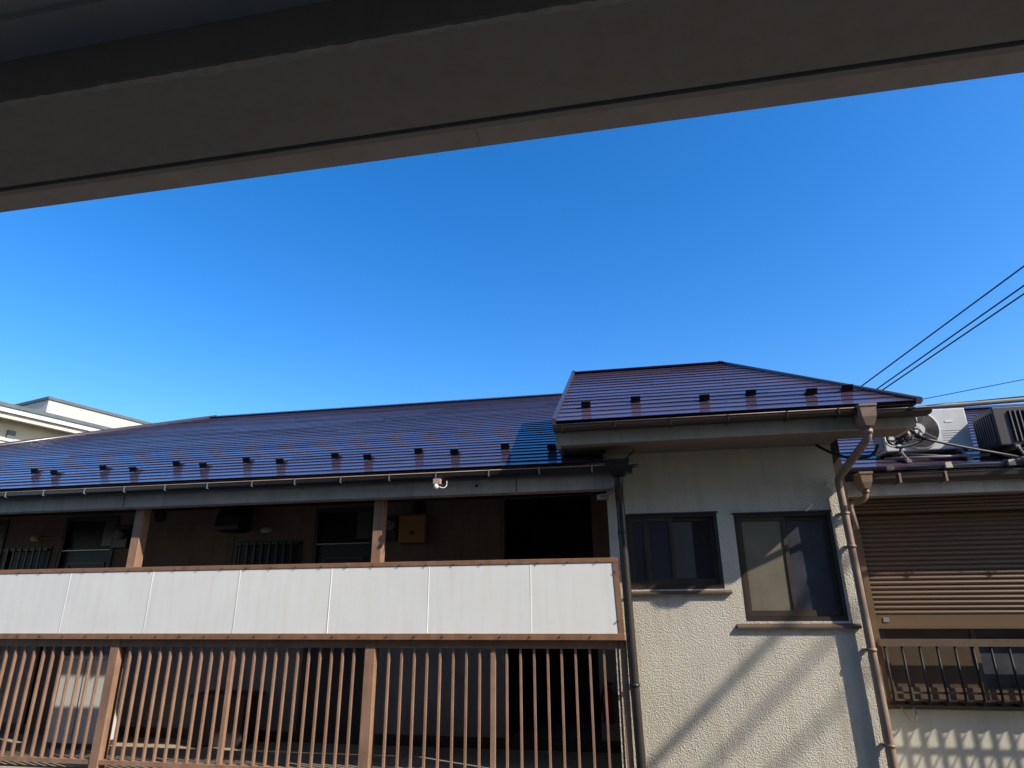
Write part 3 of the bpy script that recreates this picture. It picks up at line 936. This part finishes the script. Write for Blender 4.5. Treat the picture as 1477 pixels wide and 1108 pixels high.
MB().tube(arc([(2.10, 6.255, -0.835), (2.12, 6.235, -0.90), (2.17, 6.235, -0.945), (2.20, 6.245, -0.90), (2.19, 6.255, -0.84)]), 0.006, 6).build('loose_wire', 'pipe_brown', H)
# fascia, roof and gutter
MB().box(1.80, 7.6, 5.97, 6.005, 0.858, 0.985).build('fascia', 'fascia_grey', H)
MB().box(1.80, 7.5, 6.0055, 6.299, 0.862, 0.88).build('soffit', 'soffit_brown', H)
HY, HZ, HP = 5.86, 1.035, 0.442
HRY = 8.75
HRZ = HZ+HP*(HRY-HY)
hb = MB()
hb.face([(1.75, HY, HZ), (7.6, HY, HZ), (7.6, HRY, HRZ), (1.75, HRY, HRZ)])
hb.face([(1.75, HRY, HRZ), (7.6, HRY, HRZ), (7.6, 12.4, 0.7), (1.75, 12.4, 0.7)])
hb.face([(7.6, HY, HZ), (7.6, 12.4, 0.7), (7.6, HRY, HRZ)])
hb.face([(1.75, HY, HZ-0.02), (1.75, 6.4, HZ-0.02), (7.6, 6.4, HZ-0.02), (7.6, HY, HZ-0.02)])
hroof = hb.build('roof', 'roof_under', H)
course_rows(hroof, 'roof_panel', 'roof_paint', HY, HZ, HP, HRY-0.02, lambda y: 1.75, lambda y: 7.6, 0.165, 1.82, random.Random(5))
MB().prism([(HRY-0.12, HRZ-0.005), (HRY, HRZ+0.05), (HRY+0.12, HRZ-0.005), (HRY, HRZ+0.02)], 'x', 1.75, 7.6).build('ridge_cap', 'roof_trim', hroof)
hg = gutter(2.055, 7.6, 5.845, 5.965, 1.015, 0.065, 'gutter_brown', H)
MB().tube([(1.80, 5.88, 1.075), (7.6, 5.88, 1.075)], 0.016, 8).build('snow_rail', 'cable_grey', hroof)
csrc = None
for k, x in enumerate((2.24, 2.70, 3.18, 3.64, 4.1)):
    if csrc is None:
        b = MB()
        b.hexa([(x-0.026, 5.838, 1.052), (x+0.026, 5.838, 1.052), (x+0.026, 5.90, 1.045), (x-0.026, 5.90, 1.045), (x-0.026, 5.838, 1.098), (x+0.020, 5.838, 1.102), (x+0.026, 5.90, 1.095), (x-0.026, 5.90, 1.095)])
        csrc = b.build('rail_clip', 'sleeve_beige', hroof)
        x_0 = x
    else:
        inst(csrc, 'rail_clip', hroof, (x-x_0, 0, 0))
br = None
for x in (2.30, 2.66, 3.30, 3.95):
    if br is None:
        b = MB()
        b.box(x-0.008, x+0.008, 5.838, 5.8435, 0.945, 1.024)
        b.box(x-0.008, x+0.008, 5.838, 5.968, 0.940, 0.9455)
        br = b.build('gutter_bracket', 'pipe_brown', hg)
        bx = x
    else:
        inst(br, 'gutter_bracket', hg, (x-bx, 0, 0))
dp3 = MB().tube([(2.000, 5.83, 0.90), (2.000, 5.832, 0.85)] + arc([(1.996, 5.835, 0.83), (1.965, 5.85, 0.80), (1.90, 5.87, 0.785), (1.875, 5.87, 0.76), (1.872, 5.87, 0.72)], 5)
                + [(1.885, 5.87, 0.565)], 0.024, 12).build('downpipe', 'pipe_brown', H)
hopper(1.960, 2.042, 5.742, 5.93, 1.010, 0.890, 0.02).build('rainwater_head', 'pipe_brown', dp3)
MB().tube([(2.000, 5.83, 0.858), (2.000, 5.83, 0.889)], 0.032, 12).build('pipe_collar', 'pipe_brown', dp3)
MB().box(1.74, 1.87, 5.86, 5.872, 0.655, 0.663).build('pipe_clip', 'gutter_dark', dp3)

# ================================================================== air conditioners on the house roof
def roof_z(y): return HZ+HP*(y-HY)
def ac_unit(x0, x1, yf, z0, z1, depth, lab, body, dark=False):
    A = thing('air_conditioner', ((x0+x1)/2, yf+depth/2, z0-0.1), lab, 'air conditioner', 'air conditioner outdoor units')
    yb = yf+depth
    bb = MB()
    bb.box(x0, x1, yf, yb, z0, z1)
    bo = bb.build('body', body, A, bevel=0.010)
    cx, cz, r = x0+0.300, (z0+z1)/2+0.002, min(0.182, (z1-z0)/2-0.018)
    if not dark:
        MB().disc((cx, yf-0.001, cz), r+0.006, 'y', 0.006, 40).build('fan_opening', 'black_metal', A)
        g_ = MB()
        nr = 11
        for k in range(nr):
            rr = 0.055+(r-0.055)*k/(nr-1)
            g_.tube([(cx+rr*math.cos(t_), yf-0.016-0.010*(1-(rr/r)**2), cz+rr*math.sin(t_)) for t_ in [2*math.pi*j/36 for j in range(36)]], 0.0017, 5, close=True)
        for k in range(8):
            t_ = math.pi*k/4+0.2
            g_.tube([(cx+0.05*math.cos(t_), yf-0.022, cz+0.05*math.sin(t_)), (cx+r*math.cos(t_), yf-0.012, cz+r*math.sin(t_))], 0.0035, 5)
        g_.build('fan_grille', 'ac_fin', A)
        MB().disc((cx, yf-0.027, cz), 0.055, 'y', 0.008, 24).build('grille_hub', 'ac_white', A)
        MB().tube([(cx+(r+0.006)*math.cos(t_), yf-0.006, cz+(r+0.006)*math.sin(t_)) for t_ in [2*math.pi*j/48 for j in range(48)]], 0.008, 6, close=True).build('fan_ring', 'ac_white', A)
        MB().box(x0+0.545, x0+0.61, yf-0.0035, yf-0.0005, cz+0.06, cz+0.074).build('name_plate', 'white_plastic', A)
        ln = MB()
        for k in range(6):
            z = cz-0.02-k*0.022
            ln.box(x0+0.50, x1-0.02, yf-0.003, yf-0.0005, z, z+0.003)
        ln.build('panel_rib', 'ac_white', A)
        side_m, fin_m = 'black_metal', 'ac_white'
    else:
        fr = MB()
        fr.box(x0+0.12, x1-0.03, yf-0.004, yf-0.0005, z0+0.03, z1-0.04)
        fr.build('coil_face', 'black_metal', A)
        fsrc = None
        n = 16
        for k in range(n):
            x = x0+0.13+(x1-0.04-x0-0.13)*k/(n-1)
            if fsrc is None:
                fsrc = MB().box(x-0.004, x+0.004, yf-0.018, yf-0.0045, z0+0.03, z1-0.04).build('fin', 'ac_fin', A)
                xf = x
            else:
                inst(fsrc, 'fin', A, (x-xf, 0, 0))
        side_m, fin_m = 'black_metal', 'ac_fin'
    # louvred left side
    MB().box(x0-0.003, x0-0.0005, yf+0.03, yb-0.03, z0+0.03, z1-0.05).build('side_opening', side_m, A)
    fs = None
    for k in range(9):
        y = yf+0.04+(depth-0.08)*k/8
        if fs is None:
            fs = MB().box(x0-0.012, x0-0.0032, y-0.004, y+0.004, z0+0.03, z1-0.05).build('side_slat', fin_m, A)
            y_0 = y
        else:
            inst(fs, 'side_slat', A, (0, y-y_0, 0))
    # roof rack: two slanted feet and a cross bar
    for x in (x0+0.12, x1-0.12):
        rk = MB()
        rk.hexa([(x-0.02, yf-0.14, roof_z(yf-0.14)+0.028), (x+0.02, yf-0.14, roof_z(yf-0.14)+0.028), (x+0.02, yb+0.1, roof_z(yb+0.1)+0.028), (x-0.02, yb+0.1, roof_z(yb+0.1)+0.028),
                 (x-0.02, yf-0.14, roof_z(yf-0.14)+0.050), (x+0.02, yf-0.14, roof_z(yf-0.14)+0.050), (x+0.02, yb+0.1, roof_z(yb+0.1)+0.050), (x-0.02, yb+0.1, roof_z(yb+0.1)+0.050)])
        rk.box(x-0.018, x+0.018, yf-0.02, yb, z0-0.030, z0-0.0005)
        rk.tube([(x, yf-0.12, roof_z(yf-0.12)+0.04), (x, yf-0.01, z0-0.015)], 0.012, 6)
        rk.build('rack_foot', 'ac_fin', A)
    rk = MB()
    rk.tube([(x0+0.12, yf+0.0, z0-0.03), (x1-0.12, yf-0.10, roof_z(yf-0.1)+0.05)], 0.009, 6)
    rk.tube([(x0-0.06, yf-0.09, roof_z(yf-0.09)+0.055), (x1+0.06, yf-0.09, roof_z(yf-0.09)+0.055)], 0.013, 6)
    rk.build('rack_bar', 'ac_fin', A)
    return A
ac_unit(2.372, 3.105, 6.20, 1.285, 1.668, 0.26, 'white air conditioner unit with round fan grille on the eave of the right-hand roof', 'ac_white')
ac_unit(3.19, 3.93, 5.95, 1.245, 1.590, 0.36, 'dark air conditioner unit with vertical fins at the right edge, beside the white one', 'ac_dark', dark=True)

# ================================================================== cables at the eave end
class KB(MB):
    # the same builder with every point pushed out along the line of the eave end, to where the bundle hangs
    K = 1.153
    def tube(s, pts, r, seg=8, cap=True, close=False):
        r = [q*s.K for q in r] if isinstance(r, (list, tuple)) else r*s.K
        return MB.tube(s, [Vector(p)*s.K for p in pts], r, seg, cap, close)
bun = thing('cable_bundle', (2.36, 5.75, 1.27), 'tangle of black wires and beige sleeves hanging under the eave end before the fan', 'cables')
rb_ = random.Random(21)
bb = KB()
for k in range(16):
    a = Vector((rb_.uniform(1.93, 2.08), rb_.uniform(4.95, 5.04), rb_.uniform(1.06, 1.14)))
    b = Vector((rb_.uniform(2.00, 2.19), rb_.uniform(4.95, 5.04), rb_.uniform(1.14, 1.29)))
    m1 = a.lerp(b, 0.3)+Vector((rb_.uniform(-.06, .06), rb_.uniform(-.04, .04), rb_.uniform(-.07, .05)))
    m2 = a.lerp(b, 0.7)+Vector((rb_.uniform(-.06, .06), rb_.uniform(-.04, .04), rb_.uniform(-.05, .07)))
    bb.tube(arc([a, m1, m2, b], 5), rb_.choice([0.004, 0.005, 0.0065]), 6)
bb.tube(arc([(1.93, 4.98, 1.17), (1.93, 4.96, 1.10), (1.97, 4.95, 1.06), (2.06, 4.96, 1.07), (2.16, 4.97, 1.105)]), 0.012, 8)
bb.build('wire', 'cable_black', bun)
sl_ = KB()
for k in range(16):
    a = Vector((rb_.uniform(1.96, 2.16), rb_.uniform(4.93, 4.97), rb_.uniform(1.10, 1.25)))
    d = Vector((rb_.uniform(-.5, .5), rb_.uniform(-.2, .2), rb_.uniform(.4, 1))).normalized()*rb_.uniform(.025, .05)
    sl_.tube([a, a+d], rb_.choice([0.005, 0.007, 0.009]), 8)
sl_.tube(arc([(1.905, 4.96, 1.14), (1.905, 4.95, 1.09), (1.94, 4.945, 1.062), (2.0, 4.95, 1.068)]), 0.007, 8)
sl_.build('sleeve', 'sleeve_beige', bun)['kind'] = 'stuff'
gd = KB()
for k in range(12):
    x = 1.965+k*0.012
    gd.tube([(x, 4.955, 1.20+k*0.004), (x+0.012, 4.95, 1.285)], 0.0028, 5)
for k in range(4):
    gd.tube([(2.01, 4.955, 1.205+k*0.02), (2.10, 4.95, 1.225+k*0.02)], 0.0025, 5)
gd.build('wire_spacer', 'sleeve_beige', bun)
KB().tube([(2.115, 4.965, 1.15), (2.17, 4.96, 1.115)], 0.018, 8).build('clamp', 'black_metal', bun)

MB().tube(arc([(2.17, 5.02, 1.34), (2.25, 5.3, 1.36), (2.42, 5.70, 1.42)]), 0.008, 6).build('wire', 'cable_black', bun)
def cable(pts, r, m, name, lab, group=None, seg=8):
    o = MB().tube(pts, r, seg).build(name, m)
    tag(o, lab, 'cable', group)
    return o
cable(sag((2.10, 4.93, 1.345), (5.90, 6.36, 1.86), 0.02), [0.007, 0.015]+[0.021]*23, 'cable_dark', 'service_cable', 'thick grey service cable running from the stair block eave out to the right')
cable([Vector((2.24, 4.97, 1.365)), Vector((5.9, 6.34, 1.885))], 0.004, 'cable_black', 'support_wire', 'thin black wire lying just above the thick grey service cable')
cable(sag((2.50, 5.72, 1.285), (3.075, 5.86, 1.168), 0.006, 10) + [Vector((3.60, 5.99, 1.07))], 0.0115, 'cable_black', 'service_cable', 'black cable slanting from the wire tangle across the white air conditioner')
wires = [((6.55, 18, 5.585), (8.906, 14, 6.899), 'uppermost of the thin black wires crossing the sky at right'),
         ((6.842, 18, 5.422), (8.79, 14, 6.432), 'middle one of the thin black wires crossing the sky at right'),
         ((6.898, 18, 5.337), (8.741, 14, 6.235), 'lowest of the thin black wires crossing the sky at right')]
for a, b, lab in wires:
    a, b = Vector(a), Vector(b)
    d = b-a
    cable([a-d*1.2, a, b, b+d*1.0], 0.018, 'cable_black', 'sky_wire', lab, 'thin wires in the sky')
cable([Vector((6.9, 9.0, 3.0)), Vector((3.9, 9.0, 2.55))], 0.005, 'cable_black', 'roof_wire', 'faint thin wire above the right-hand roof ridge')

# power cables hanging over the passage, out of the picture: their shadows cross the stucco wall
S = Vector((2.3, -1.0, 1.85))
for (a, b), rr, t_, lb_ in ((((0.006, 5.6, -1.212), (1.133, 5.6, -0.205)), 0.034, 3.6, 'thickest'), (((0.555, 5.6, -1.112), (1.42, 5.6, -0.331)), 0.024, 4.6, 'thinner upper'), (((0.944, 5.6, -1.182), (1.48, 5.6, -0.717)), 0.022, 4.9, 'thinner outermost')) :
    a, b = Vector(a), Vector(b)
    d = b-a
    p, q = a-d*0.4+S*(t_-0.4), b+d*0.15+S*(t_+0.4)
    dd = (q-p)
    cable([p-dd*0.35, p, q, q+dd*0.35], rr, 'cable_black', 'overhead_cable', lb_+' of the three black power cables hanging over the passage, off to the right', 'power cables over the passage')

# ================================================================== lattice screen right of the house window
LF = thing('lattice_screen', (4.3, 5.7, GZ), 'open iron lattice screen standing in front of the house, right of the shutter', 'fence')
fy0, fy1 = 5.694, 5.700
LZ = 0.105
lb = MB()
for z0, z1 in ((0.03, 0.20), (-0.185, -0.135), (-0.40, -0.35), (-0.75, -0.66)):
    lb = MB().box(3.35, 5.4, fy0, fy1, z0+LZ, z1+LZ)
    lb.build('rail', 'lattice_block', LF)
ssrc = None
for k in range(16):
    x = 3.36+k*0.131
    if ssrc is None:
        ssrc = MB().box(x-0.024, x+0.024, fy0+0.001, fy1-0.001, -0.66+LZ, 0.03+LZ).build('upright', 'lattice_block', LF)
        dsrc = []
        for z0, z1 in ((-0.135+LZ, 0.03+LZ), (-0.35+LZ, -0.185+LZ), (-0.66+LZ, -0.40+LZ)):
            zm = z0+0.35*(z1-z0)
            dsrc.append(MB().hexa([(x+0.024, fy0+0.0015, zm), (x+0.031, fy0+0.0015, zm-0.008), (x+0.031, fy1-0.0015, zm-0.008), (x+0.024, fy1-0.0015, zm),
                       (x+0.092, fy0+0.0015, z1), (x+0.104, fy0+0.0015, z1), (x+0.104, fy1-0.0015, z1), (x+0.092, fy1-0.0015, z1)]).build('diagonal', 'lattice_block', LF))
        x_0 = x
    else:
        inst(ssrc, 'upright', LF, (x-x_0, 0, 0))
        for d_ in dsrc:
            inst(d_, 'diagonal', LF, (x-x_0, 0, 0))
for x in (3.39, 5.36):
    MB().box(x-0.04, x+0.04, fy0-0.02, fy1+0.02, GZ, -0.751+LZ).build('post', 'lattice_block', LF)

# ================================================================== cream house behind, far left
CH = thing('cream_house', (-26, 26, GZ), 'cream rendered house with flat parapet block and white eave behind the roof on the left', 'building')
U = Vector((0.26, 0.9656, 0))
V = Vector((-0.9656, 0.26, 0))
C0 = Vector((-23.7, 21.0, 0))
def cbox(u0, u1, v0, v1, z0, z1, name, m):
    def P(u, v_, z):
        q = C0+U*u+V*v_
        return (q.x, q.y, z)
    b = MB()
    b.hexa([P(u0, v0, z0), P(u1, v0, z0), P(u1, v1, z0), P(u0, v1, z0), P(u0, v0, z1), P(u1, v0, z1), P(u1, v1, z1), P(u0, v1, z1)])
    return b.build(name, m, CH)
cbox(0.10, 9, 0.10, 6, GZ, 7.62, 'parapet_block', 'cream_siding')
cbox(0.0, 9.1, 0.0, 6.1, 7.625, 8.20, 'parapet_band', 'cream_trim')
cbox(-0.06, 9.2, -0.06, 6.2, 8.205, 8.33, 'parapet_cap', 'slate_grey')
# lower wing with white eave, in front of the block: its eave runs along the same direction
e0 = Vector((-21.67, 17.4, 0))-C0
eu, ev = e0.dot(U), e0.dot(V)
cbox(eu-6, eu+9.5, ev+0.0, ev+0.14, 6.55, 6.72, 'eave_fascia', 'white_trim')
cbox(eu-6, eu+9.5, ev-0.05, ev+2.2, 6.725, 6.86, 'eave_roof', 'slate_grey')
cbox(eu-6, eu+9.5, ev+0.145, ev+0.75, 6.47, 6.545, 'eave_soffit', 'fascia_grey')
cbox(eu-6, eu+9.5, ev+0.10, ev+0.20, 6.36, 6.465, 'eave_trim', 'cream_trim')
cbox(eu-6, eu+9.5, ev+0.80, ev+2.4, GZ, 6.545, 'wing_wall', 'cream_siding')
wf = cbox(eu-1.2, eu-0.05, ev+0.74, ev+0.795, 4.7, 5.72, 'window', 'white_trim')
cbox(eu-1.12, eu-0.13, ev+0.725, ev+0.738, 4.78, 5.64, 'pane', 'dusty_glass')
cbox(eu+0.05, eu+2.6, ev+0.15, ev+0.30, 4.6, 5.55, 'balcony_panel', 'cream_trim')
cbox(eu+0.0, eu+2.65, ev+0.10, ev+0.35, 5.555, 5.66, 'balcony_rail', 'cream_trim')
cbox(eu+0.8, eu+1.05, ev+0.70, ev+0.798, 5.75, 6.1, 'wall_vent', 'slate_grey')

# ================================================================== the building the picture is taken from
N = thing('balcony_building', (0, -2, GZ), 'the dark eave and ceiling of the balcony overhead, across the top of the picture', 'building')
k16 = 1.6
cg = MB()
cg.box(-6.0, 6.0, -0.60, 1.19, 1.805, 1.95)
cg.build('balcony_ceiling', 'balcony_ceiling', N)
bm_ = MB()
bm_.box(-6.0, 6.0, 1.325, 1.715, 1.60, 1.88)
bm_.build('eave_beam', 'balcony_paint', N, bevel=0.012)
MB().box(-6.0, 6.0, 1.19, 1.3235, 1.786, 1.92).build('ceiling_trim', 'balcony_ceiling', N)
rl = random.Random(4)
led = MB()
n_ = 240
prev = (0.020, 0.008)
for k in range(n_):
    x0, x1 = -3.0+6.0*k/n_, -3.0+6.0*(k+1)/n_
    cur = (0.018+rl.uniform(-0.005, 0.007)+0.006*math.sin(k*0.11), rl.uniform(-0.002, 0.003))
    led.hexa([(x0, 1.3235-prev[1], 1.5965), (x1, 1.3235-cur[1], 1.5965), (x1, 1.325+cur[0], 1.5965), (x0, 1.325+prev[0], 1.5965),
              (x0, 1.3235-prev[1], 1.612), (x1, 1.3235-cur[1], 1.612), (x1, 1.325+cur[0], 1.5995), (x0, 1.325+prev[0], 1.5995)])
    prev = cur
led.build('caulk_strip', 'caulk', N)
MB().box(-6.0, 6.0, 1.7195, 1.7445, 1.592, 1.80).build('drip_edge', 'balcony_paint', N)
for x0, x1 in ((-6.0, -0.4507), (-0.4493, 3.2), (3.2015, 6.0)):
    MB().box(x0, x1, 1.746, 1.848, 1.600, 1.84).build('eave_fascia', 'balcony_fascia', N)
MB().box(-6.0, 6.0, 1.19, 1.95, 1.955, 2.05).build('eave_roof', 'slate_grey', N)
MB().box(-6.0, 6.0, 1.3235, 1.84, 1.885, 1.954).build('eave_filler', 'balcony_paint', N)
MB().box(-9.0, 9.0, -0.80, -0.601, GZ, 5.0).build('facade_wall', 'own_wall', N)
MB().box(-6.0, 6.0, -0.60, 1.30, -1.65, -1.50).build('balcony_floor', 'own_wall', N)
MB().box(-6.0, 6.0, 1.20, 1.30, -1.499, -0.62).build('balcony_parapet', 'own_wall', N)
MB().box(-9.0, 9.0, -10.0, -0.801, GZ, 4.95).build('house_body', 'own_wall', N)
MB().tube([(-5.9, 1.25, -0.50), (5.9, 1.25, -0.50)], 0.02, 10).build('hand_rail', 'steel', N)
